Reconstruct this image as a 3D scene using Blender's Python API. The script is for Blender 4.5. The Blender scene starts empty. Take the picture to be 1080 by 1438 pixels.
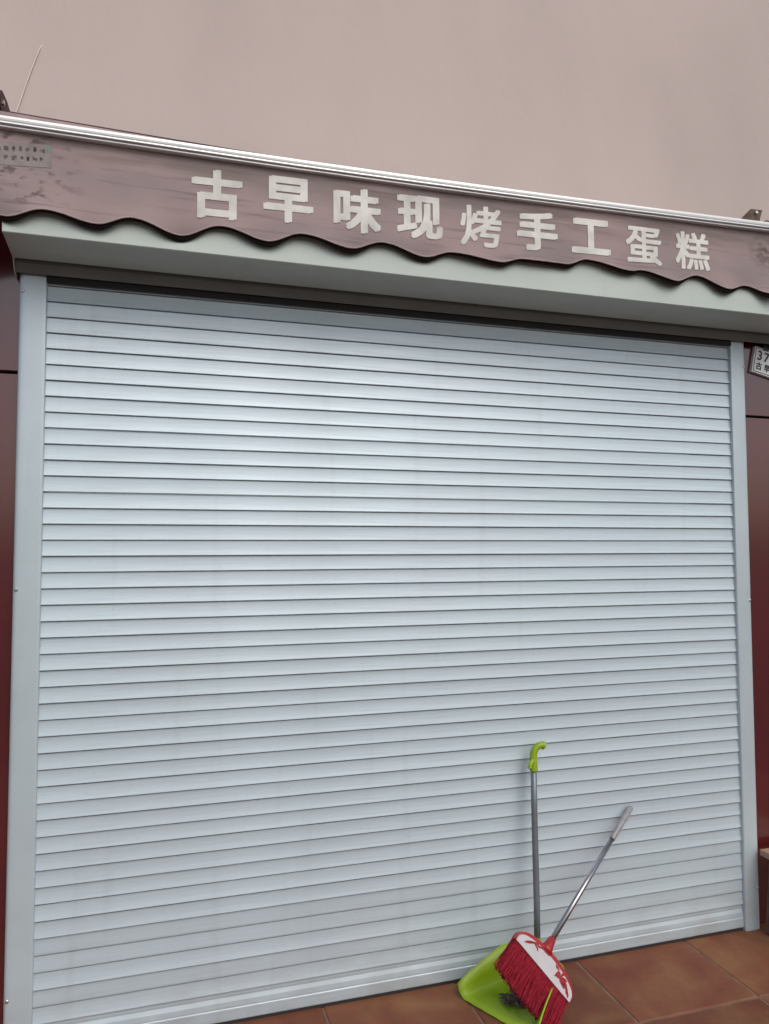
import bpy, bmesh, math, random
from mathutils import Vector, Matrix
random.seed(7)
S = bpy.context.scene
COL = S.collection
R = math.radians

# ------------------------------------------------------------------ camera
cd = bpy.data.cameras.new('camera'); cam = bpy.data.objects.new('camera', cd); COL.objects.link(cam)
RIGHT = Vector((0.95776, -0.28757, -0.00273)); FWD = Vector((0.28733, 0.95649, 0.05058)); UP = Vector((-0.01193, -0.04923, 0.99872))
CP = Vector((0.38888, -2.74196, 1.67117))
cam.matrix_world = Matrix(((RIGHT.x, UP.x, -FWD.x, CP.x), (RIGHT.y, UP.y, -FWD.y, CP.y), (RIGHT.z, UP.z, -FWD.z, CP.z), (0, 0, 0, 1)))
cd.sensor_fit = 'HORIZONTAL'; cd.sensor_width = 36.0; cd.lens = 36.0 * 1040 / 1080
cd.clip_start = 0.05; cd.clip_end = 2000
S.camera = cam

# ------------------------------------------------------------------ sky and sun (bright overcast)
SUN_EL, SUN_AZ = 48.0, 165.0            # azimuth: degrees clockwise from +Y (the door faces -Y)
w = bpy.data.worlds.new('World'); S.world = w; w.use_nodes = True
nt = w.node_tree; nt.nodes.clear()
sky = nt.nodes.new('ShaderNodeTexSky'); sky.sky_type = 'NISHITA'; sky.sun_disc = False
sky.sun_elevation = R(SUN_EL); sky.sun_rotation = R(SUN_AZ)
sky.air_density = 1.0; sky.dust_density = 4.0; sky.ozone_density = 1.0
hs = nt.nodes.new('ShaderNodeHueSaturation'); hs.inputs['Saturation'].default_value = 0.75
bg = nt.nodes.new('ShaderNodeBackground'); bg.inputs['Strength'].default_value = 0.12
wo = nt.nodes.new('ShaderNodeOutputWorld')
nt.links.new(sky.outputs[0], hs.inputs['Color']); nt.links.new(hs.outputs[0], bg.inputs['Color']); nt.links.new(bg.outputs[0], wo.inputs['Surface'])
sl = bpy.data.lights.new('sun', 'SUN'); sl.energy = 0.5; sl.angle = R(40); sl.color = (1.0, 0.97, 0.93)
so = bpy.data.objects.new('sun', sl); COL.objects.link(so)
sd = Vector((math.sin(R(SUN_AZ)) * math.cos(R(SUN_EL)), math.cos(R(SUN_AZ)) * math.cos(R(SUN_EL)), math.sin(R(SUN_EL))))
so.rotation_euler = sd.to_track_quat('Z', 'Y').to_euler(); so.location = (0, -4, 9)
S.view_settings.view_transform = 'Standard'; S.view_settings.look = 'None'
S.view_settings.gamma = 1.0; S.view_settings.use_curve_mapping = False
S.view_settings.exposure = 0.25

# ------------------------------------------------------------------ materials
def mat(name, col, rough=0.6, metal=0.0, var=0.0, vscale=6.0, col2=None, bump=0.0, bscale=60.0, stretch=(1, 1, 1),
        spec=0.5, coat=0.0, coat_rough=0.1, objvar=0.0, rvar=0.0, detail=5.0, transmission=0.0):
    m = bpy.data.materials.new(name); m.use_nodes = True
    n, l = m.node_tree.nodes, m.node_tree.links
    p = n['Principled BSDF']
    p.inputs['Roughness'].default_value = rough; p.inputs['Metallic'].default_value = metal
    p.inputs['Specular IOR Level'].default_value = spec
    p.inputs['Coat Weight'].default_value = coat; p.inputs['Coat Roughness'].default_value = coat_rough
    p.inputs['Transmission Weight'].default_value = transmission
    tc = n.new('ShaderNodeTexCoord'); mp = n.new('ShaderNodeMapping'); mp.inputs['Scale'].default_value = stretch
    l.new(tc.outputs['Object'], mp.inputs['Vector'])
    c1 = (*col, 1)
    nz = n.new('ShaderNodeTexNoise'); nz.inputs['Scale'].default_value = vscale; nz.inputs['Detail'].default_value = detail
    l.new(mp.outputs[0], nz.inputs['Vector'])
    mx = n.new('ShaderNodeMix'); mx.data_type = 'RGBA'
    if col2 is None: col2 = tuple(c * (1 - var) for c in col); c1 = (*[min(1, c * (1 + var * .5)) for c in col], 1)
    mx.inputs[6].default_value = c1; mx.inputs[7].default_value = (*col2, 1)
    rmp = n.new('ShaderNodeMapRange'); rmp.inputs[1].default_value = .35; rmp.inputs[2].default_value = .68
    l.new(nz.outputs['Fac'], rmp.inputs[0]); l.new(rmp.outputs[0], mx.inputs[0])
    out = mx.outputs[2]
    if objvar:
        oi = n.new('ShaderNodeObjectInfo'); hv = n.new('ShaderNodeHueSaturation')
        mr = n.new('ShaderNodeMapRange'); mr.inputs[3].default_value = 1 - objvar; mr.inputs[4].default_value = 1 + objvar
        l.new(oi.outputs['Random'], mr.inputs[0]); l.new(mr.outputs[0], hv.inputs['Value']); l.new(out, hv.inputs['Color']); out = hv.outputs[0]
    l.new(out, p.inputs['Base Color'])
    if rvar:
        rr = n.new('ShaderNodeMapRange'); rr.inputs[3].default_value = max(0, rough - rvar); rr.inputs[4].default_value = rough + rvar
        l.new(nz.outputs['Fac'], rr.inputs[0]); l.new(rr.outputs[0], p.inputs['Roughness'])
    if bump:
        nb = n.new('ShaderNodeTexNoise'); nb.inputs['Scale'].default_value = bscale; nb.inputs['Detail'].default_value = 6
        l.new(mp.outputs[0], nb.inputs['Vector'])
        bp = n.new('ShaderNodeBump'); bp.inputs['Strength'].default_value = bump; bp.inputs['Distance'].default_value = 0.004
        l.new(nb.outputs['Fac'], bp.inputs['Height']); l.new(bp.outputs[0], p.inputs['Normal'])
    m['mix'] = mx.name
    return m

M_SLAT = mat('slat_paint', (0.51, 0.615, 0.675), 0.45, metal=0.27, var=0.07, vscale=3.0, stretch=(1.2, 1, 40), bump=0.05, bscale=9, spec=0.6, objvar=0.03, rvar=0.06)
M_GUIDE = mat('guide_paint', (0.51, 0.61, 0.655), 0.42, metal=0.27, var=0.06, vscale=4, stretch=(1, 1, 1.2), bump=0.03, bscale=30, spec=0.55)
M_BOX = mat('box_paint', (0.52, 0.60, 0.555), 0.42, var=0.06, vscale=3, stretch=(.6, 3, 3), bump=0.03, bscale=25)
M_STEEL = mat('screw_steel', (0.55, 0.55, 0.55), 0.3, metal=0.9)
M_THROAT = mat('throat_grey', (0.17, 0.185, 0.18), 0.6, var=0.1, vscale=6)
M_RUBBER_SHADE = mat('rubber_and_shade_black', (0.02, 0.02, 0.02), 0.8)
M_DARK = mat('inner_dark', (0.03, 0.03, 0.03), 0.9)
M_WALL = mat('wall_paint', (0.56, 0.472, 0.442), 0.85, var=0.10, vscale=1.1, bump=0.4, bscale=38, spec=0.25, stretch=(1, 1, .45), detail=9)
M_RED = mat('red_panel', (0.085, 0.010, 0.012), 0.22, var=0.15, vscale=2, spec=0.5, coat=1.0, coat_rough=0.10)
M_JOINT = mat('panel_joint', (0.03, 0.008, 0.01), 0.8)
M_ALU = mat('bar_aluminium', (0.74, 0.75, 0.76), 0.3, metal=0.25, var=0.06, vscale=5, stretch=(.5, 8, 8), spec=0.6)
M_ROLL = mat('roll_fabric', (0.38, 0.28, 0.28), 0.9, var=0.2, vscale=20)
M_BRK_SHADOW = mat('bracket_and_shadow_maroon', (0.05, 0.018, 0.02), 0.6, var=0.3, vscale=20)
M_BRK = mat('bracket_rust', (0.10, 0.065, 0.045), 0.75, var=0.4, vscale=40, bump=0.2)
M_HEM = mat('hem_binding', (0.40, 0.33, 0.31), 0.9, var=0.15, vscale=30, bump=0.2, bscale=200)
M_HEM_SHADOW = mat('hem_shadow_dark', (0.022, 0.018, 0.017), 0.95, var=0.2, vscale=30, spec=0.15)
M_PRINT = mat('white_print', (0.72, 0.715, 0.675), 0.85, var=0.2, vscale=14, bump=0.1, bscale=150)
M_STICK = mat('sticker_grey', (0.24, 0.205, 0.195), 0.5, var=0.2, vscale=30)
M_STMARK = mat('sticker_ink', (0.13, 0.10, 0.10), 0.7, var=0.3, vscale=60)
M_STGREEN = mat('sticker_green', (0.20, 0.25, 0.22), 0.6, var=0.2, vscale=50)
M_PLATE = mat('plate_white', (0.80, 0.82, 0.82), 0.35, var=0.06, vscale=14)
M_INK = mat('plate_ink', (0.02, 0.02, 0.022), 0.5)
M_GROUT = mat('grout', (0.185, 0.105, 0.075), 0.95, var=0.3, vscale=14, bump=0.4, bscale=120)
M_GROUND = mat('street_asphalt', (0.055, 0.055, 0.055), 0.95, var=0.25, vscale=2, bump=0.5, bscale=80)
M_LIME = mat('lime_plastic', (0.25, 0.385, 0.010), 0.42, var=0.12, vscale=12, bump=0.03, bscale=40)
M_POLE = mat('grey_pole', (0.17, 0.195, 0.215), 0.35, metal=0.3, var=0.1, vscale=12)
M_CHROME = mat('broom_chrome', (0.42, 0.41, 0.43), 0.2, metal=1.0, var=0.1, vscale=12)
M_SLEEVE = mat('sleeve_plastic', (0.27, 0.27, 0.29), 0.3, var=0.15, vscale=40)
M_REDP = mat('broom_red', (0.33, 0.016, 0.022), 0.35, var=0.15, vscale=30)
M_BRIST = mat('bristle_red', (0.29, 0.014, 0.030), 0.8, spec=0.2, var=0.35, vscale=90)
M_WHITEP = mat('broom_white', (0.52, 0.51, 0.53), 0.4, var=0.06, vscale=20)
M_DEB = mat('debris_brown', (0.12, 0.095, 0.08), 0.9, var=0.5, vscale=60)
M_WOOD = mat('stool_wood', (0.34, 0.22, 0.155), 0.55, var=0.3, vscale=14, stretch=(1, 1, 1), bump=0.1, bscale=60)
M_WOODD = mat('stool_dark_wood', (0.11, 0.06, 0.048), 0.5, var=0.3, vscale=20)
M_CORD = mat('pale_cord', (0.76, 0.68, 0.64), 0.8)

# wear on the shutter paint: cloudy fading, faint run-down streaks, dust caught near the floor
def weather(m, dust=True):
    n, l = m.node_tree.nodes, m.node_tree.links; p = n['Principled BSDF']; src = p.inputs['Base Color'].links[0].from_socket
    ge = n.new('ShaderNodeNewGeometry')
    def nz(scale, st, det=4):
        mp = n.new('ShaderNodeMapping'); mp.inputs['Scale'].default_value = st; l.new(ge.outputs['Position'], mp.inputs['Vector'])
        z = n.new('ShaderNodeTexNoise'); z.inputs['Scale'].default_value = scale; z.inputs['Detail'].default_value = det; l.new(mp.outputs[0], z.inputs['Vector']); return z.outputs['Fac']
    def rg(v, a, b, lo, hi):
        r = n.new('ShaderNodeMapRange'); r.inputs[1].default_value = a; r.inputs[2].default_value = b; r.inputs[3].default_value = lo; r.inputs[4].default_value = hi; l.new(v, r.inputs[0]); return r.outputs[0]
    def mx(fac, a, col):
        x = n.new('ShaderNodeMix'); x.data_type = 'RGBA'; l.new(a, x.inputs[6]); x.inputs[7].default_value = (*col, 1); l.new(fac, x.inputs[0]); return x.outputs[2]
    c = mx(rg(nz(1.6, (1, 1, 1)), .4, .68, 0, .14), src, (0.46, 0.46, 0.53))
    c = mx(rg(nz(1.3, (1, 1, 1.5)), .45, .7, 0, .12), c, (0.50, 0.62, 0.60))
    c = mx(rg(nz(9, (1.6, 1, .12), 6), .58, .74, 0, .12), c, (0.30, 0.30, 0.29))
    c = mx(rg(nz(140, (1, 1, 1), 3), .70, .74, 0, .35), c, (0.24, 0.22, 0.20))
    if dust:
        sx = n.new('ShaderNodeSeparateXYZ'); l.new(ge.outputs['Position'], sx.inputs[0])
        mu = n.new('ShaderNodeMath'); mu.operation = 'MULTIPLY'; l.new(rg(sx.outputs['Z'], .0, .25, .32, 0), mu.inputs[0]); l.new(rg(nz(7, (1, 1, 2), 7), .4, .65, .15, 1), mu.inputs[1])
        c = mx(mu.outputs[0], c, (0.27, 0.22, 0.19))
    l.new(c, p.inputs['Base Color'])
weather(M_SLAT); weather(M_GUIDE); weather(M_BOX, False)
# terracotta tile: each tile its own tone, cloudy brown and red patches
def tile_mat():
    m = bpy.data.materials.new('terracotta'); m.use_nodes = True
    n, l = m.node_tree.nodes, m.node_tree.links; p = n['Principled BSDF']
    tc = n.new('ShaderNodeTexCoord'); oi = n.new('ShaderNodeObjectInfo')
    ad = n.new('ShaderNodeVectorMath'); ad.operation = 'MULTIPLY_ADD'
    cb = n.new('ShaderNodeCombineXYZ'); ml = n.new('ShaderNodeMath'); ml.operation = 'MULTIPLY'; ml.inputs[1].default_value = 57.0
    l.new(oi.outputs['Random'], ml.inputs[0])
    for k in range(3): l.new(ml.outputs[0], cb.inputs[k])
    ad.inputs[1].default_value = (1, 1, 1); l.new(tc.outputs['Object'], ad.inputs[0]); l.new(cb.outputs[0], ad.inputs[2])
    n1 = n.new('ShaderNodeTexNoise'); n1.inputs['Scale'].default_value = 4.5; n1.inputs['Detail'].default_value = 4; n1.inputs['Distortion'].default_value = 0.6
    n2 = n.new('ShaderNodeTexNoise'); n2.inputs['Scale'].default_value = 38; n2.inputs['Detail'].default_value = 8
    l.new(ad.outputs[0], n1.inputs['Vector']); l.new(ad.outputs[0], n2.inputs['Vector'])
    cr = n.new('ShaderNodeValToRGB'); e = cr.color_ramp.elements
    e[0].position = .3; e[0].color = (0.155, 0.045, 0.024, 1); e[1].position = .72; e[1].color = (0.24, 0.115, 0.05, 1)
    e2 = cr.color_ramp.elements.new(.5); e2.color = (0.188, 0.068, 0.034, 1)
    l.new(n1.outputs['Fac'], cr.inputs[0])
    mx = n.new('ShaderNodeMix'); mx.data_type = 'RGBA'; mx.blend_type = 'MULTIPLY'; mx.inputs[0].default_value = .35
    l.new(cr.outputs[0], mx.inputs[6]); l.new(n2.outputs['Color'], mx.inputs[7])
    hv = n.new('ShaderNodeHueSaturation'); mr = n.new('ShaderNodeMapRange'); mr.inputs[3].default_value = .88; mr.inputs[4].default_value = 1.2
    l.new(oi.outputs['Random'], mr.inputs[0]); l.new(mr.outputs[0], hv.inputs['Value']); l.new(mx.outputs[2], hv.inputs['Color'])
    l.new(hv.outputs[0], p.inputs['Base Color'])
    p.inputs['Roughness'].default_value = .65; p.inputs['Specular IOR Level'].default_value = .35
    bp = n.new('ShaderNodeBump'); bp.inputs['Strength'].default_value = .25; bp.inputs['Distance'].default_value = .004
    l.new(n2.outputs['Fac'], bp.inputs['Height']); l.new(bp.outputs[0], p.inputs['Normal'])
    return m
M_TILE = tile_mat()

# faded awning cloth with stains of their own shape
def valence_mat():
    m = bpy.data.materials.new('valence_cloth'); m.use_nodes = True
    n, l = m.node_tree.nodes, m.node_tree.links; p = n['Principled BSDF']; p.inputs['Roughness'].default_value = .9
    p.inputs['Specular IOR Level'].default_value = .2
    tc = n.new('ShaderNodeTexCoord')
    def noise(scale, stretch, detail=5):
        mp = n.new('ShaderNodeMapping'); mp.inputs['Scale'].default_value = stretch; l.new(tc.outputs['Object'], mp.inputs['Vector'])
        z = n.new('ShaderNodeTexNoise'); z.inputs['Scale'].default_value = scale; z.inputs['Detail'].default_value = detail; l.new(mp.outputs[0], z.inputs['Vector']); return z.outputs['Fac']
    def mixc(fac, a, b):
        x = n.new('ShaderNodeMix'); x.data_type = 'RGBA'
        if hasattr(a, 'links'): l.new(a, x.inputs[6])
        else: x.inputs[6].default_value = (*a, 1)
        x.inputs[7].default_value = (*b, 1); l.new(fac, x.inputs[0]); return x.outputs[2]
    def rng(v, a, b, lo=0., hi=1.):
        r = n.new('ShaderNodeMapRange'); r.inputs[1].default_value = a; r.inputs[2].default_value = b; r.inputs[3].default_value = lo; r.inputs[4].default_value = hi; l.new(v, r.inputs[0]); return r.outputs[0]
    def mul(a, b):
        x = n.new('ShaderNodeMath'); x.operation = 'MULTIPLY'; l.new(a, x.inputs[0]); l.new(b, x.inputs[1]); return x.outputs[0]
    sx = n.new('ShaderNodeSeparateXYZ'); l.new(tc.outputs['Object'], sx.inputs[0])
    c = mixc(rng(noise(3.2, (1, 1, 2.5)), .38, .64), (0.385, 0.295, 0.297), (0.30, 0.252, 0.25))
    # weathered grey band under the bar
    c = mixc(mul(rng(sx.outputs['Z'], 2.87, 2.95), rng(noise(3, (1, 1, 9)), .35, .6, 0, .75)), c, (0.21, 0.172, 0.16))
    # streaks running lengthwise
    c = mixc(rng(noise(5, (.7, 1, 14)), .56, .72, 0, .5), c, (0.15, 0.115, 0.115))
    # dark smudges by the sticker (left end) and at the right end
    blot = rng(noise(19, (1, 1, 1.9), 4), .53, .62)
    left = mul(rng(sx.outputs['X'], .0, .16, 1, 0), rng(sx.outputs['Z'], 2.74, 2.78))
    c = mixc(mul(blot, rng(left, 0, 1, 0, .75)), c, (0.10, 0.075, 0.075))
    vd = n.new('ShaderNodeVectorMath'); vd.operation = 'DISTANCE'; vd.inputs[1].default_value = (2.81, -.258, 2.925); l.new(tc.outputs['Object'], vd.inputs[0])
    c = mixc(mul(rng(vd.outputs['Value'], .02, .085, .8, 0), rng(noise(30, (1, 1, 2)), .38, .6)), c, (0.11, 0.075, 0.07))
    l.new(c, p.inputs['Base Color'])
    wv = n.new('ShaderNodeTexNoise'); wv.inputs['Scale'].default_value = 700; l.new(tc.outputs['Object'], wv.inputs['Vector'])
    bp = n.new('ShaderNodeBump'); bp.inputs['Strength'].default_value = .15; bp.inputs['Distance'].default_value = .001
    l.new(wv.outputs['Fac'], bp.inputs['Height']); l.new(bp.outputs[0], p.inputs['Normal'])
    return m
M_VAL = valence_mat()

# ------------------------------------------------------------------ helpers
def mesh(name, verts, faces, m=None, smooth=False):
    me = bpy.data.meshes.new(name); me.from_pydata([tuple(v) for v in verts], [], faces); me.validate()
    bm = bmesh.new(); bm.from_mesh(me); bmesh.ops.recalc_face_normals(bm, faces=bm.faces); bm.to_mesh(me); bm.free()
    if smooth:
        for p in me.polygons: p.use_smooth = True
    if m: me.materials.append(m)
    return me
WL = {}
def place(name, data, parent=None, loc=(0, 0, 0), rot=None):
    """link an object; loc is where its origin stands in the world (parents carry no rotation)"""
    o = bpy.data.objects.new(name, data); COL.objects.link(o)
    loc = Vector(loc); WL[o.name] = loc
    if parent: o.parent = parent; o.location = loc - WL[parent.name]
    else: o.location = loc
    if rot: o.rotation_euler = rot
    return o
def thing(name, label, cat, loc, group=None):
    o = place(name, None, None, loc); o.empty_display_size = .1
    o['label'] = label; o['category'] = cat
    if group: o['group'] = group
    return o
def bevel(me, width, seg=2, angle=30):
    bm = bmesh.new(); bm.from_mesh(me)
    es = [e for e in bm.edges if len(e.link_faces) == 2 and e.calc_face_angle(0) > R(angle)]
    bmesh.ops.bevel(bm, geom=es, offset=width, segments=seg, profile=.5, affect='EDGES', clamp_overlap=True)
    bm.to_mesh(me); bm.free(); return me
def box(name, x0, x1, y0, y1, z0, z1, m, bev=0, seg=2):
    v = [(x, y, z) for x in (x0, x1) for y in (y0, y1) for z in (z0, z1)]
    f = [(0, 1, 3, 2), (4, 6, 7, 5), (0, 4, 5, 1), (2, 3, 7, 6), (0, 2, 6, 4), (1, 5, 7, 3)]
    me = mesh(name, v, f, m)
    return bevel(me, bev, seg) if bev else me
def extrude_x(name, prof, xs, m, zoff=None, closed=True, smooth=False, cap=True):
    """profile of (y, z) swept along X"""
    n = len(prof); v = []; f = []
    for x in xs:
        dz = zoff(x) if zoff else 0
        v += [(x, y, z + dz) for y, z in prof]
    for i in range(len(xs) - 1):
        for j in range(n if closed else n - 1):
            k = (j + 1) % n
            f.append((i * n + j, i * n + k, (i + 1) * n + k, (i + 1) * n + j))
    if closed and cap:
        f.append(tuple(range(n))); f.append(tuple((len(xs) - 1) * n + j for j in reversed(range(n))))
    return mesh(name, v, f, m, smooth)
def tube(name, pts, rad, m, seg=12, smooth=True):
    pts = [Vector(p) for p in pts]; n = len(pts)
    rad = rad if isinstance(rad, (list, tuple)) else [rad] * n
    v = []; f = []; prev = None
    for i, p in enumerate(pts):
        t = (pts[min(i + 1, n - 1)] - pts[max(i - 1, 0)]).normalized()
        if prev is None: a = t.orthogonal().normalized()
        else: a = (prev - t * prev.dot(t)).normalized()
        prev = a; b = t.cross(a)
        for k in range(seg):
            q = 2 * math.pi * k / seg; v.append(p + (a * math.cos(q) + b * math.sin(q)) * rad[i])
    for i in range(n - 1):
        for k in range(seg):
            j = (k + 1) % seg; f.append((i * seg + k, i * seg + j, (i + 1) * seg + j, (i + 1) * seg + k))
    f.append(tuple(reversed(range(seg)))); f.append(tuple((n - 1) * seg + k for k in range(seg)))
    return mesh(name, v, f, m, smooth)
def catmull(pts, n=8):
    P = [Vector(p) for p in pts]; P = [2 * P[0] - P[1]] + P + [2 * P[-1] - P[-2]]; out = []
    for i in range(1, len(P) - 2):
        for k in range(n):
            t = k / n; a, b, c, d = P[i - 1:i + 3]
            out.append(.5 * ((2 * b) + (c - a) * t + (2 * a - 5 * b + 4 * c - d) * t * t + (3 * b - a - 3 * c + d) * t ** 3))
    out.append(P[-2]); return out
def glyph(ch, size, offset=0.0):
    cu = bpy.data.curves.new('glyph', 'FONT'); cu.body = ch; cu.size = size; cu.offset = offset
    cu.align_x = 'CENTER'; cu.align_y = 'CENTER'; cu.resolution_u = 3
    o = bpy.data.objects.new('glyph', cu); COL.objects.link(o)
    bpy.context.view_layer.update()
    me = bpy.data.meshes.new_from_object(o.evaluated_get(bpy.context.evaluated_depsgraph_get()))
    bpy.data.objects.remove(o); bpy.data.curves.remove(cu)
    vs = [v.co.copy() for v in me.vertices]
    if vs:
        cx = (min(v.x for v in vs) + max(v.x for v in vs)) / 2; cy = (min(v.y for v in vs) + max(v.y for v in vs)) / 2
        for v in me.vertices: v.co.x -= cx; v.co.y -= cy
    return me

def embolden(me, r, n=8):
    # heavier strokes: the outline laid again round itself, each layer a hair further out
    bm = bmesh.new(); bm.from_mesh(me); src = bm.verts[:] + bm.edges[:] + bm.faces[:]
    for k in range(n):
        d = bmesh.ops.duplicate(bm, geom=src); q = 2 * math.pi * (k + .5) / n
        for e in d['geom']:
            if isinstance(e, bmesh.types.BMVert): e.co += Vector((r * (1 if math.cos(q) > 0 else -1) * (1 if k % 4 in (0, 3) else .45), -.00006 * (k + 1), r * (1 if math.sin(q) > 0 else -1) * (1 if k % 4 in (0, 1) else .45)))
    bm.to_mesh(me); bm.free(); return me
W = 2.853            # clear width between the guides
P = 0.055            # slat pitch
N = 46
# ------------------------------------------------------------------ setting: ground and tiled floor
g = place('ground', mesh('ground', [(-400, -400, -.03), (400, -400, -.03), (400, 400, -.03), (-400, 400, -.03)], [(0, 1, 2, 3)], M_GROUND)); g['kind'] = 'structure'
fl = place('floor', box('floor', -1.7, 4.75, -3.62, 0.14, -.028, -.0035, M_GROUT)); fl['kind'] = 'structure'
TP, TG = 0.524, 0.009
def tile_mesh():
    h = (TP - TG) / 2; c = .004; z0 = -.012; v = []
    for s, z in ((h, z0), (h, -c), (h - c, 0)):
        v += [(-s, -s, z), (s, -s, z), (s, s, z), (-s, s, z)]
    f = [(8, 9, 10, 11)]
    for k in range(4):
        j = (k + 1) % 4; f += [(k, j, 4 + j, 4 + k), (4 + k, 4 + j, 8 + j, 8 + k)]
    return mesh('tile', v, f, M_TILE)
tm = tile_mesh()
for i in range(-6, 5):
    for j in range(-6, 1):
        x = 2.02 + TP * (i + .5); y = -.412 + TP * (j + .5)
        place('tile', tm, fl, (x, y, random.uniform(-.0012, .0008)), (random.uniform(-.002, .002), random.uniform(-.002, .002), random.choice((0, 1, 2, 3)) * math.pi / 2))

# ------------------------------------------------------------------ the shop front behind
shop = thing('shop_front', 'plain pinkish beige plastered wall with dark red panels beside the shutter', 'building', (W / 2, .1, 0))
place('upper_wall', box('upper_wall', -4, 7, .045, .35, 2.70, 8.0, M_WALL), shop)
place('side_wall', box('side_wall', -4, -.06, .05, .35, -.03, 2.699, M_JOINT), shop)
place('side_wall', box('side_wall', W + .06, 7, .05, .35, -.03, 2.699, M_JOINT), shop)
for x0, x1 in ((-.98, -.052), (-1.92, -.988), (W + .052, W + .98), (W + .988, W + 1.92)):
    for z0, z1 in ((.0, 2.2745), (2.2825, 3.06)):
        place('cladding_panel', box('cladding_panel', x0, x1, .022, .052, z0 + .002, z1, M_RED, .0025, 2), shop)

# ------------------------------------------------------------------ roller shutter
shut = thing('roller_shutter', 'closed white aluminium roller shutter with many horizontal slats', 'shutter', (W / 2, 0, 0))
def slat_mesh(name, out, sd=0):
    # (y, z) from the tucked top edge down the cove to the drip lip; a hollow slat, so it closes behind
    prof = [(.0135, .001), (.0135 - out * 2.2, -.0012), (.0056, -.0019)]
    for k in range(10):
        t = k / 9; prof.append((.0056 - .0056 * t ** 2.0 + out * t ** 3, -.0030 - .0485 * t))
    ns = len(prof)
    prof += [(.0003 + out, -.0526), (.0016 + out, -.0536), (.0085, -.0535), (.016, -.0535), (.016, .001)]
    xs = [-.03 + (W + .06) * k / 10 for k in range(11)]
    xs = [-.03 + (W + .06) * k / 24 for k in range(25)]
    me = extrude_x(name, prof, xs, M_SLAT, smooth=True)
    rg = random.Random(sd); ph = [rg.uniform(0, 6.28) for _ in range(4)]
    for q in me.vertices:
        x = q.co.x
        q.co.y += .0005 * math.sin(2.1 * x + ph[0]) + .00035 * math.sin(6.3 * x + ph[1]); q.co.z += .0004 * math.sin(1.7 * x + ph[2]) + .0002 * math.sin(8.1 * x + ph[3]); me.set_sharp_from_angle(angle=R(24)); return me
sm_opens = [slat_mesh('slat', 0.0, q) for q in range(7)]; sm_flush = slat_mesh('slat_flush', 0.0026, 11)
for k in range(-3, 44):
    me = sm_flush if (k + 1) in (40, 41, 43) else sm_opens[(k * 5) % 7]
    place('slat', me, shut, (0, random.uniform(-.0005, .0005), (N - k) * P + random.uniform(-.0004, .0004)), (random.uniform(-.012, .012), 0, 0))
bprof = [(.010, .1095), (.0085, .098), (.009, .090), (.0045, .076), (.003, .062), (.0028, .0572), (.0042, .0562), (.0042, .0548), (.0028, .0538), (.0015, .0525), (.0010, .050), (.0010, .016), (.002, .0125), (.022, .0125), (.022, .1095)]
bb = place('bottom_bar', extrude_x('bottom_bar', bprof, [-.03, .5, 1, 1.5, 2, 2.5, W + .03], M_SLAT), shut)
place('rubber_seal', box('rubber_seal', -.02, W - .004, .003, .020, -.006, .0135, M_RUBBER_SHADE), bb)
def guide(x_in, x_out):
    s = 1 if x_in > x_out else -1; a = abs(x_in - x_out)
    # plan section (distance from the outer edge, y): rounded outer corner, shallow panel, inner return
    pr = [(0, .06), (0, .004), (.0008, -.001), (.003, -.0055), (.0065, -.0090), (.011, -.0110), (.017, -.0118), (.030, -.0120), (a - .012, -.0120), (a - .004, -.0116), (a - .001, -.0102), (a, -.007), (a, .060)]
    v = []; n = len(pr)
    for z in (0.0, 1.3, 2.62): v += [(x_out + s * d, y, z) for d, y in pr]
    f = [(i * n + j, i * n + (j + 1) % n, (i + 1) * n + (j + 1) % n, (i + 1) * n + j) for i in range(2) for j in range(n)]
    f += [tuple(range(n)), tuple(2 * n + j for j in reversed(range(n)))]
    me = mesh('guide_rail', v, f, M_GUIDE, True); me.set_sharp_from_angle(angle=R(50)); return me
def screw_mesh():
    v = []; f = []; seg = 14
    for r, y in ((.0062, .001), (.0060, -.0012), (.0040, -.0030), (.0016, -.0034), (.0010, -.0022)):
        v += [(r * math.cos(2 * math.pi * k / seg), y, r * math.sin(2 * math.pi * k / seg)) for k in range(seg)]
    for i in range(4):
        for k in range(seg): j = (k + 1) % seg; f.append((i * seg + k, i * seg + j, (i + 1) * seg + j, (i + 1) * seg + k))
    f.append(tuple(4 * seg + k for k in range(seg)))
    return mesh('screw', v, f, M_STEEL)
scm = screw_mesh()
gl = place('guide_rail', guide(0, -.088), shut); gr = place('guide_rail', guide(W, W + .082), shut)
for z in (2.555, 1.541, .208): place('screw', scm, gl, (-.0755, -.0118, z))
for z in (2.50, 1.439, .178): place('screw', scm, gr, (W + .0695, -.0118, z))
# the box: front face, long sloping underside, lower lip turned down before the slats
bxp = [(-.236, 2.940), (-.236, 2.6665), (-.2335, 2.6640), (-.066, 2.6495), (-.0605, 2.6488), (-.0590, 2.652), (-.0590, 2.700), (.02, 2.80), (.02, 2.940)]
sb = place('shutter_box', extrude_x('shutter_box', bxp, [-.096 + 3.21 * k / 8 for k in range(9)], M_BOX), shut)
place('throat_plate', extrude_x('throat_plate', [(-.045, 2.70), (-.045, 2.640), (-.028, 2.612), (-.024, 2.612), (-.024, 2.70)], [-.0955, W / 2, 3.113], M_THROAT), sb)
place('throat_shade', box('throat_shade', -.001, W + .001, -.016, -.010, 2.592, 2.70, M_RUBBER_SHADE), sb)  # black strip added for the deep shade where the slats enter the box
capp = [(-.2375, 2.941), (-.2375, 2.664), (-.067, 2.6475), (-.046, 2.622), (-.022, 2.604), (.021, 2.602), (.021, 2.941)]
for x0, x1 in ((-.0995, -.0965), (3.1145, 3.1175)): place('end_cap', extrude_x('end_cap', capp, [x0, x1], M_BOX), sb)
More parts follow.
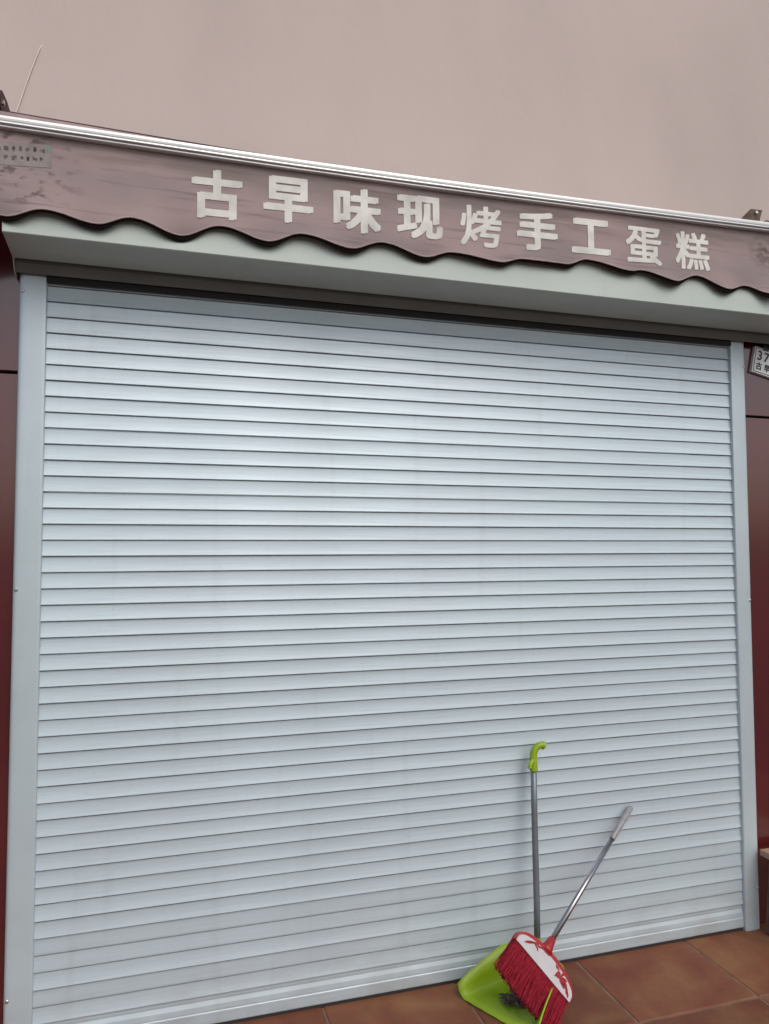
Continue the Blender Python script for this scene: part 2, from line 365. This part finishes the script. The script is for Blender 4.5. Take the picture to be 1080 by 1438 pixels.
place('roller_tube', tube('roller_tube', [(-.05, .12, 2.78), (W + .05, .12, 2.78)], .05, M_DARK), shut)

# ------------------------------------------------------------------ awning: bar, valance with lettering, fabric roll, brackets
aw = thing('awning', 'folded shop awning with scalloped mauve valance and white lettering', 'awning', (W / 2, -.2, 2.70))
AX0, AX1 = -.42, 3.42
def bdz(x): return 0.0 if x < .6 else .034 * ((x - .6) / 2.22) ** 1.6
bar_p = [(-.225, 3.012), (-.262, 3.0165), (-.276, 3.012), (-.2835, 3.003), (-.2850, 2.990), (-.2838, 2.979), (-.279, 2.9775), (-.279, 2.9735), (-.2845, 2.972), (-.2850, 2.964),
         (-.2820, 2.9615), (-.272, 2.9605), (-.272, 2.9575), (-.2765, 2.956), (-.2765, 2.949), (-.272, 2.9465), (-.250, 2.945), (-.225, 2.950)]
bar_p = [(y, 3.0165 - (3.0165 - z) * .56) for y, z in bar_p]
axs = [AX0 + (AX1 - AX0) * k / 40 for k in range(41)]
fb = place('front_bar', extrude_x('front_bar', bar_p, axs, M_ALU, bdz), aw)
for x0, x1 in ((AX0 - .006, AX0 + .001), (AX1 - .001, AX1 + .006)):
    place('bar_end_cap', extrude_x('bar_end_cap', [(-.288, 2.973), (-.222, 2.973), (-.222, 3.02), (-.288, 3.02)], [x0, x1], M_BRK, bdz), fb)
WAVE = [(-.40, 2.712), (-.31, 2.735), (-.21, 2.706), (-.14, 2.716), (-.083, 2.708), (.024, 2.737), (.179, 2.714), (.282, 2.745), (.432, 2.712), (.567, 2.754), (.722, 2.723), (.84, 2.759), (1.013, 2.732), (1.131, 2.765), (1.293, 2.735),
        (1.396, 2.760), (1.593, 2.747), (1.682, 2.767), (1.871, 2.770), (1.959, 2.796), (2.161, 2.773), (2.204, 2.780), (2.362, 2.753), (2.473, 2.788), (2.627, 2.748), (2.719, 2.772), (2.845, 2.744), (2.95, 2.775), (3.09, 2.745), (3.20, 2.772), (3.34, 2.742), (3.42, 2.76)]
def wave(x):
    if x <= WAVE[0][0]: return WAVE[0][1]
    for (a, za), (b, zb) in zip(WAVE, WAVE[1:]):
        if x <= b:
            t = (x - a) / (b - a); return za + (zb - za) * (.5 - .5 * math.cos(math.pi * t))
    return WAVE[-1][1]
def fab_y(x, z):
    t = max(0, (2.95 + bdz(x) - z) / .22)
    return -.2585 + .002 * math.sin(x * 5.3) - t ** 6 * (.006 * math.sin(x * 22 + 1.2) + .004 * math.sin(x * 9.1)) - .004 * t
nx, nz = 420, 14; v = []; f = []
for i in range(nx + 1):
    x = AX0 + .02 + (AX1 - AX0 - .04) * i / nx; zt = 2.981 + bdz(x); zb = wave(x)
    for j in range(nz + 1):
        z = zb + (zt - zb) * j / nz; v.append((x, fab_y(x, z), z))
nb = len(v)
v += [(x, y + .0016, z) for x, y, z in v]
for i in range(nx):
    for j in range(nz):
        a = i * (nz + 1) + j; q = (a, a + nz + 1, a + nz + 2, a + 1); f.append(q); f.append(tuple(nb + k for k in reversed(q)))
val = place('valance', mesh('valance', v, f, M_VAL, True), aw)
# dark strip added as the cloth's shadow on the box, most at the hanging points of the scallops
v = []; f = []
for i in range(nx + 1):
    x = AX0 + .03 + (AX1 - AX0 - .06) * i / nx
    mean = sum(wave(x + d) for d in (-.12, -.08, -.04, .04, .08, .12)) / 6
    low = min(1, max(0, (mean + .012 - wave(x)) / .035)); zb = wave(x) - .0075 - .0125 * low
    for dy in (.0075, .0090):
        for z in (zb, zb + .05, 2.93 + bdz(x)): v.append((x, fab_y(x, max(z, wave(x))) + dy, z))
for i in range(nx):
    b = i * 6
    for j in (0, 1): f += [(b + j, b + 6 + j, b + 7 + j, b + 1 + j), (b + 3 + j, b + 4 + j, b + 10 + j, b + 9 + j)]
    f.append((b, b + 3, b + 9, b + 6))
place('hem_shadow', mesh('hem_shadow', v, f, M_HEM_SHADOW, True), val)
hp = []
for i in range(nx + 1):
    x = AX0 + .02 + (AX1 - AX0 - .04) * i / nx; z = wave(x); hp.append((x, fab_y(x, z) + .0008, z + .001))
place('hem', tube('hem', hp, .0026, M_HEM, 8), val)
CH = [('古', .552, 2.860, .154, .158), ('早', .792, 2.873, .160, .150), ('味', 1.037, 2.868, .162, .150), ('现', 1.272, 2.875, .165, .150), ('烤', 1.513, 2.872, .160, .150),
      ('手', 1.746, 2.882, .160, .142), ('工', 1.978, 2.888, .160, .128), ('蛋', 2.218, 2.879, .160, .148), ('糕', 2.452, 2.886, .160, .150)]
for ch, cx, cz, tw, th in CH:
    dense = ch in '烤蛋糕'
    me = glyph(ch, .175); rad = .0036 if dense else .0062
    xs = [q.co.x for q in me.vertices]; ys = [q.co.y for q in me.vertices]
    kx = tw / (max(xs) - min(xs)); ky = th / (max(ys) - min(ys))
    for q in me.vertices:
        X = cx + q.co.x * kx; Z = cz + q.co.y * ky + .02 * (X - cx)
        q.co = (X, fab_y(X, Z) - .0016, Z)
    embolden(me, rad)
    me.materials.clear(); me.materials.append(M_PRINT)
    place('lettering', me, val)
# grey sticker with faint rows of small print on the left end
def fab_patch(name, x0, x1, z0, z1, off, m, n=8, k=.08):
    v = []; f = []
    for i in range(n + 1):
        for j in range(3):
            x = x0 + (x1 - x0) * i / n; z = z0 + (z1 - z0) * j / 2 + k * (x - x0); v.append((x, fab_y(x, z) - off, z))
    for i in range(n):
        for j in range(2): a = i * 3 + j; f.append((a, a + 3, a + 4, a + 1))
    return mesh(name, v, f, m, True)
st = place('sticker', fab_patch('sticker', -.21, .041, 2.855, 2.930, .0010, M_STICK), val)
for row, zz in enumerate((2.900, 2.872)):
    for i in range(11):
        x = -.198 + i * .0205; hgt = .020 if row == 0 else .017
        for q in range(3):
            xx = x + random.uniform(0, .010)
            place('print_mark', fab_patch('print_mark', xx, xx + random.uniform(.003, .008), zz + .08 * (x + .21) + random.uniform(0, .009), zz + .08 * (x + .21) + random.uniform(.011, hgt), .0016, M_STMARK, 1), st)
place('print_mark', fab_patch('print_mark', .022, .038, 2.926, 2.946, .0016, M_STGREEN, 2), st)
# rolled cloth and a dark bar added as its shadow line at the wall
rp = []
for k in range(20):
    q = 2 * math.pi * k / 20; rr = .047 + .0025 * (k / 20); rp.append((-.125 + rr * math.cos(q), 3.055 + rr * math.sin(q)))
place('fabric_roll', extrude_x('fabric_roll', rp, [AX0 + .04, .5, 1.5, 2.5, AX1 - .04], M_ROLL, lambda x: -.022 * (x + .12), smooth=True), aw)
place('roll_shadow_bar', extrude_x('roll_shadow_bar', [(-.062, 3.105), (-.030, 3.105), (-.030, 3.1475), (-.062, 3.1475)], [-.118, 1.5, AX1], M_BRK_SHADOW, lambda x: -.019 * (x + .12)), aw)
def bracket(x):
    # folded plate: back on the wall, cheek pointing out, bolt through it
    pr = [(.045, 3.05), (.045, 3.20), (-.02, 3.205), (-.10, 3.195), (-.135, 3.165), (-.12, 3.13), (-.06, 3.09)]
    me = extrude_x('bracket', pr, [x - .022, x + .022], M_BRK_SHADOW); return bevel(me, .003)
b = place('bracket', bracket(-.157), aw)
place('bolt', tube('bolt', [(-.136, -.10, 3.152), (-.128, -.10, 3.152)], .009, M_STEEL, 6, False), b)
pr = [(2.765, 3.085), (2.79, 3.105), (2.845, 3.158), (2.905, 3.160), (2.885, 3.10), (2.87, 3.07)]
v = [(x, y, z) for y in (-.165, -.155) for x, z in pr]; n = len(pr)
f = [tuple(range(n)), tuple(n + j for j in reversed(range(n)))] + [(j, (j + 1) % n, n + (j + 1) % n, n + j) for j in range(n)]
b = place('bracket', mesh('bracket', v, f, M_BRK), aw)
place('bolt', tube('bolt', [(2.868, -.173, 3.143), (2.868, -.160, 3.143)], .007, M_STEEL, 6, False), b)
place('bracket_arm', box('bracket_arm', 2.86, 2.90, -.156, .046, 3.07, 3.10, M_BRK, .003), b)
place('bracket', box('bracket', 2.93, 2.97, -.16, .046, 3.085, 3.122, M_BRK, .004), aw)

# thin pale cord on the wall above the awning
cp = catmull([(-.126, .030, 3.165), (-.107, .036, 3.24), (-.080, .039, 3.34), (-.050, .041, 3.44), (-.035, .052, 3.48)], 6)
c = place('cord', tube('cord', cp, .0020, M_CORD, 8)); c['label'] = 'thin pale cord slanting up the beige wall above the awning bracket'; c['category'] = 'cord'

# ------------------------------------------------------------------ number plate on the right red panel
np_ = thing('number_plate', 'small white house number plate hanging askew on the dark red panel', 'sign', (3.08, .02, 2.53))
pl_rot = R(12)
def plate_pt(u, vv, y): return Vector((2.984 + u * math.cos(pl_rot) + vv * math.sin(pl_rot) , y, 2.487 - u * math.sin(pl_rot) + vv * math.cos(pl_rot)))
def plate_box(name, u0, u1, v0, v1, y0, y1, m):
    vv = [plate_pt(u, q, y) for u in (u0, u1) for y in (y0, y1) for q in (v0, v1)]
    return mesh(name, vv, [(0, 1, 3, 2), (4, 6, 7, 5), (0, 4, 5, 1), (2, 3, 7, 6), (0, 2, 6, 4), (1, 5, 7, 3)], m)
pb = place('plate', bevel(plate_box('plate', 0, .20, 0, .125, .006, .024, M_PLATE), .002), np_)
for u0, u1, v0, v1 in ((.006, .194, .006, .0085), (.006, .194, .1165, .119), (.006, .0085, .0085, .1165), (.1915, .194, .0085, .1165)):
    place('border_line', plate_box('border_line', u0, u1, v0, v1, .0048, .0062, M_INK), pb)
def plate_text(ch, u, vv, size, off):
    me = glyph(ch, size)
    for q in me.vertices: q.co = plate_pt(u + q.co.x, vv + q.co.y, .0050)
    embolden(me, off)
    me.materials.clear(); me.materials.append(M_INK); place('lettering', me, pb)
plate_text('3', .032, .086, .062, .0012); plate_text('7', .072, .086, .062, .0012)
plate_text('古', .035, .036, .036, .0010); plate_text('早', .082, .036, .036, .0010)
place('hanger', box('hanger', 3.055, 3.085, .004, .024, 2.588, 2.625, M_INK, .002), np_)

# ------------------------------------------------------------------ long-handled dustpan
dp = thing('dustpan', 'lime green long handled dustpan standing open against the white shutter', 'dustpan', (1.64, -.2, 0))
A = Vector((1.474, -.098, 0)); B = Vector((1.612, -.378, 0)); A2 = Vector((1.722, -.040, 0)); B2 = Vector((1.812, -.212, 0))
def lerp(a, b, t): return a + (b - a) * t
def pan():
    v = []; f = []; th = .0028
    nu, nv = 10, 8
    def hgt(side):            # wall height along depth
        return side
    # inner shell: rows across (u: left wall top, left wall, floor..., right wall, right wall top), columns along depth t
    secs = []
    for i in range(nv + 1):
        t = i / nv; L = lerp(A, A2, t); Q = lerp(B, B2, t)
        hl = .046 + .085 * min(1, t * 1.25) ** .8; hr = .014 + .114 * min(1, t * 1.35) ** .5
        lift = .003 + .010 * t
        out = (L - Q).normalized()
        row = [L + out * .014 + Vector((0, 0, hl)), L + out * .008 + Vector((0, 0, hl * .5)), L + out * .001 + Vector((0, 0, .012 + lift)), lerp(L, Q, .05) + Vector((0, 0, lift))]
        for k in range(1, nu): row.append(lerp(L, Q, .05 + .9 * k / nu) + Vector((0, 0, lift + (.0015 if k % 2 else 0))))
        row += [lerp(L, Q, .95) + Vector((0, 0, lift)), Q - out * .001 + Vector((0, 0, min(hr, .012) + lift)), Q - out * .014 + Vector((0, 0, max(.013 + lift, hr * .55))), Q - out * .030 + Vector((0, 0, max(.015 + lift, hr)))]
        secs.append(row)
    m = len(secs[0])
    for r in secs: v += r
    for i in range(nv):
        for k in range(m - 1): f.append((i * m + k, i * m + k + 1, (i + 1) * m + k + 1, (i + 1) * m + k))
    # back wall
    base = nv * m; back = secs[-1]; e = (lerp(A2, B2, .5) - lerp(A, B, .5)).normalized()
    top0 = len(v)
    for k, p in enumerate(back):
        s = (k - (m - 1) / 2) / ((m - 1) / 2)
        v.append(Vector((p.x, p.y, 0)) + e * (.018 * (1 - s * s)) + Vector((0, 0, .135 + .018 * (1 - s * s))))
    for k in range(m - 1): f.append((base + k, base + k + 1, top0 + k + 1, top0 + k))
    me = mesh('pan', v, f, M_LIME, True)
    bm = bmesh.new(); bm.from_mesh(me); bmesh.ops.solidify(bm, geom=bm.faces[:], thickness=th); 
    bm.to_mesh(me); bm.free()
    return me
place('pan', pan(), dp)
# rolled top rims of the side walls
rimL = [(lerp(A, A2, t).x - .0066 * .0 - .006, lerp(A, A2, t).y + .0126, .046 + .085 * min(1, t * 1.25) ** .8) for t in [k / 10 for k in range(11)]]
rimR = [(lerp(B, B2, t).x + .0135, lerp(B, B2, t).y - .0268, max(.018, .014 + .114 * min(1, t * 1.35) ** .5)) for t in [k / 10 for k in range(11)]]
place('rim', tube('rim', rimL, .0034, M_LIME, 8), dp); place('rim', tube('rim', rimR, .0034, M_LIME, 8), dp)
H0 = Vector((1.783, -.118, .135)); H1 = Vector((1.812, -.052, .822))
place('socket', tube('socket', [(1.772, -.122, .06), (1.778, -.120, .10), H0, H0 + (H1 - H0) * .07], [.020, .021, .018, .0145], M_LIME, 16), dp)
place('handle_pole', tube('handle_pole', [H0, lerp(H0, H1, .25) + Vector((.0015, 0, 0)), lerp(H0, H1, .5), lerp(H0, H1, .75) - Vector((.001, 0, 0)), H1], .0122, M_POLE, 16), dp)
hk = catmull([(1.8112, -.054, .792), (1.812, -.052, .820), (1.8125, -.050, .850), (1.819, -.050, .874), (1.834, -.051, .888), (1.850, -.053, .891), (1.863, -.054, .886)], 6)
n = len(hk); hr_ = [.0160 - .0025 * min(1, i / (n * .5)) + (.0030 * math.sin(math.pi * (i - n * .78) / (n * .22)) if i > n * .78 else 0) for i in range(n)]; hr_[-1] = .006; hr_[-2] = .0115
hook = place('hook_grip', tube('hook_grip', hk, hr_, M_LIME, 14), dp)
place('clip', tube('clip', catmull([(1.808, -.058, .836), (1.797, -.064, .831), (1.789, -.067, .820), (1.787, -.068, .808)], 4), [.0085] * 11 + [.0105, .006], M_LIME, 10), hook)

# ------------------------------------------------------------------ broom leaning across the dustpan
br = thing('broom', 'red broom with white printed head and silver handle leaning over the dustpan', 'broom', (1.72, -.30, 0))
TOP = Vector((2.283, -.011, .590)); F = Vector((1.757, -.252, .226))
a = (TOP - F).normalized()
w0 = Vector((.193, -.05, -.209)); wv = (w0 - a * w0.dot(a)).normalized(); nn = a.cross(wv).normalized()
if nn.dot(CP - F) < 0: nn = -nn
C0 = F - a * .082 + wv * .020
HW = .146
def bp_(u, s, d): return C0 + wv * u + a * s + nn * d
def dshape(hw, h, s0, n=22):
    pts = [(-hw, s0), (hw, s0)]
    for k in range(1, n):
        q = math.pi * k / n; x = math.cos(q); pts.append((hw * x * (1 if abs(x) < 1 else 1), s0 + .010 + (h - .010) * max(0, math.sin(q)) ** .8))
    pts.insert(2, (hw, s0 + .010)); pts.append((-hw, s0 + .010)); return pts
def slab(name, pts, d0, d1, m, bev=0):
    n = len(pts); v = [bp_(u, s, d0) for u, s in pts] + [bp_(u, s, d1) for u, s in pts]
    f = [tuple(range(n)), tuple(n + j for j in reversed(range(n)))] + [(j, (j + 1) % n, n + (j + 1) % n, n + j) for j in range(n)]
    me = mesh(name, v, f, m); return bevel(me, bev, 2, 40) if bev else me
hd = place('head', slab('head', dshape(HW, .074, -.004), -.016, .016, M_REDP, .004), br)
fc = place('face_plate', slab('face_plate', dshape(HW - .004, .058, -.0045), .014, .0182, M_WHITEP, .001), hd)
def blob(u, s, ru, rs, rot, n=12, jag=.3):
    pts = []
    for k in range(n):
        q = 2 * math.pi * k / n; r_ = 1 + random.uniform(-jag, jag); x, y = ru * r_ * math.cos(q), rs * r_ * math.sin(q)
        pts.append((u + x * math.cos(rot) - y * math.sin(rot), s + x * math.sin(rot) + y * math.cos(rot)))
    return pts
for u, s, ru, rs, rot in ((-.078, .040, .022, .0045, .5), (-.092, .030, .012, .004, .9), (-.062, .034, .012, .003, -.3), (-.055, .045, .016, .0035, .35), (-.040, .050, .014, .003, .1),
                          (.054, .030, .015, .010, .6), (.078, .026, .017, .008, -.5), (.096, .022, .014, .009, .3), (.070, .042, .010, .005, 1.1), (.112, .014, .011, .006, -.7), (.086, .036, .012, .005, .2), (-.105, .022, .012, .0045, .8), (-.020, .050, .014, .003, 0), (.040, .046, .012, .004, -.2), (.122, .008, .009, .005, -.9)):
    place('emblem', slab('emblem', blob(u, s, ru, rs, rot), .0178, .0190, M_REDP), fc)
place('ferrule', tube('ferrule', [bp_(-.020, .058, 0), bp_(-.020, .074, 0), bp_(-.020, .088, 0), bp_(-.020, .112, 0)], [.026, .021, .0165, .0135], M_REDP, 18), hd)
Hs = F + a * .012; sv = TOP - a * .175
hp_ = place('handle', tube('handle', [Hs, lerp(Hs, sv, .5), sv + a * .02], .0098, M_CHROME, 16), br)
place('sleeve', tube('sleeve', [sv, sv + a * .004, TOP - a * .004, TOP], [.0102, .0118, .0118, .0095], M_SLEEVE, 16), hp_)
# bristles: hundreds of thin bent filaments
v = []; f = []
for i in range(104):
    for j in range(8):
        u = -HW + .005 + (2 * HW - .010) * (i + random.uniform(-.5, .5)) / 103; d = -.013 + .026 * (j + random.uniform(-.3, .3)) / 7
        e = u / HW; ln = .119 + random.uniform(-.007, .004) - .010 * max(0, -e) ** 3; spl = .10 * e + random.gauss(0, .05); dd = d * 6 + random.uniform(-.03, .03)
        rad = .0016
        for q, t in enumerate((0, .45, .8, 1.0)):
            p = bp_(u, -.002 - ln * t, d) + wv * (spl * ln * t * t) + nn * (dd * ln * t * t * .25) + Vector((0, 0, -.010 * t * t))
            if p.z < .004: p.z = .004 + random.uniform(0, .002)
            for k in range(3):
                an = 2 * math.pi * k / 3 + i; v.append(p + (wv * math.cos(an) + nn * math.sin(an)) * rad * (1 - .35 * t))
        b0 = len(v) - 12
        for q in range(3):
            for k in range(3): k2 = (k + 1) % 3; f.append((b0 + q * 3 + k, b0 + q * 3 + k2, b0 + q * 3 + 3 + k2, b0 + q * 3 + 3 + k))
        f.append((b0 + 9, b0 + 10, b0 + 11))
bo = place('bristles', mesh('bristles', v, f, M_BRIST), br); bo['kind'] = 'stuff'

# ------------------------------------------------------------------ sweepings lying in the dustpan
v = []; f = []
for k in range(90):
    c0 = Vector((1.652, -.190, .016)) + Vector((random.gauss(0, .024), random.gauss(0, .026), random.uniform(0, .014)))
    q = random.uniform(0, 6.28); d1 = Vector((math.cos(q), math.sin(q), random.uniform(-.25, .25))) * random.uniform(.008, .022); d2 = Vector((-math.sin(q), math.cos(q), random.uniform(-.6, .6))) * random.uniform(.003, .008)
    b0 = len(v); up = Vector((0, 0, random.uniform(.002, .007)))
    v += [c0 - d1, c0 - d1 * .2 + d2 + up, c0 + d1, c0 + d1 * .1 - d2 - up * .2, c0 + Vector((0, 0, .004)) + up, c0 - Vector((0, 0, .003))]
    for s_ in range(4): f.append((b0 + s_, b0 + (s_ + 1) % 4, b0 + 4)); f.append((b0 + (s_ + 1) % 4, b0 + s_, b0 + 5))
for q in v: q.z = max(q.z, .0135)
o = place('sweepings', mesh('sweepings', v, f, M_DEB)); o['label'] = 'small clump of dark brown sweepings lying in the dustpan'; o['category'] = 'dirt'; o['kind'] = 'stuff'

# ------------------------------------------------------------------ low wooden stool past the right guide
stl = thing('stool', 'low wooden stool standing by the red panel beside the right guide rail', 'stool', (3.08, -.19, 0))
place('seat', box('seat', 2.920, 3.245, -.36, -.030, .325, .352, M_WOOD, .004), stl)
for y0, y1 in ((-.345, -.325), (-.07, -.05)): place('apron', box('apron', 2.991, 3.189, y0, y1, .295, .3255, M_WOODD, .002), stl)
for x0, x1 in ((2.975, 2.99), (3.19, 3.205)): place('apron', box('apron', x0, x1, -.345, -.05, .298, .3256, M_WOODD, .002), stl)
for sx in (-1, 1):
    for sy in (-1, 1):
        x, y = 3.085 + sx * .125, -.1975 + sy * .125
        ft = Vector((x + sx * .030, y + sy * .008, 0)); tp = Vector((x, y, .3))
        vv = []
        for p, h in ((ft, .013), (tp, .017)): vv += [p + Vector((-h, -h, 0)), p + Vector((h, -h, 0)), p + Vector((h, h, 0)), p + Vector((-h, h, 0))]
        me = mesh('leg', vv, [(0, 3, 2, 1), (4, 5, 6, 7)] + [(k, (k + 1) % 4, 4 + (k + 1) % 4, 4 + k) for k in range(4)], M_WOODD)
        place('leg', bevel(me, .003), stl)
bpy.context.view_layer.update()
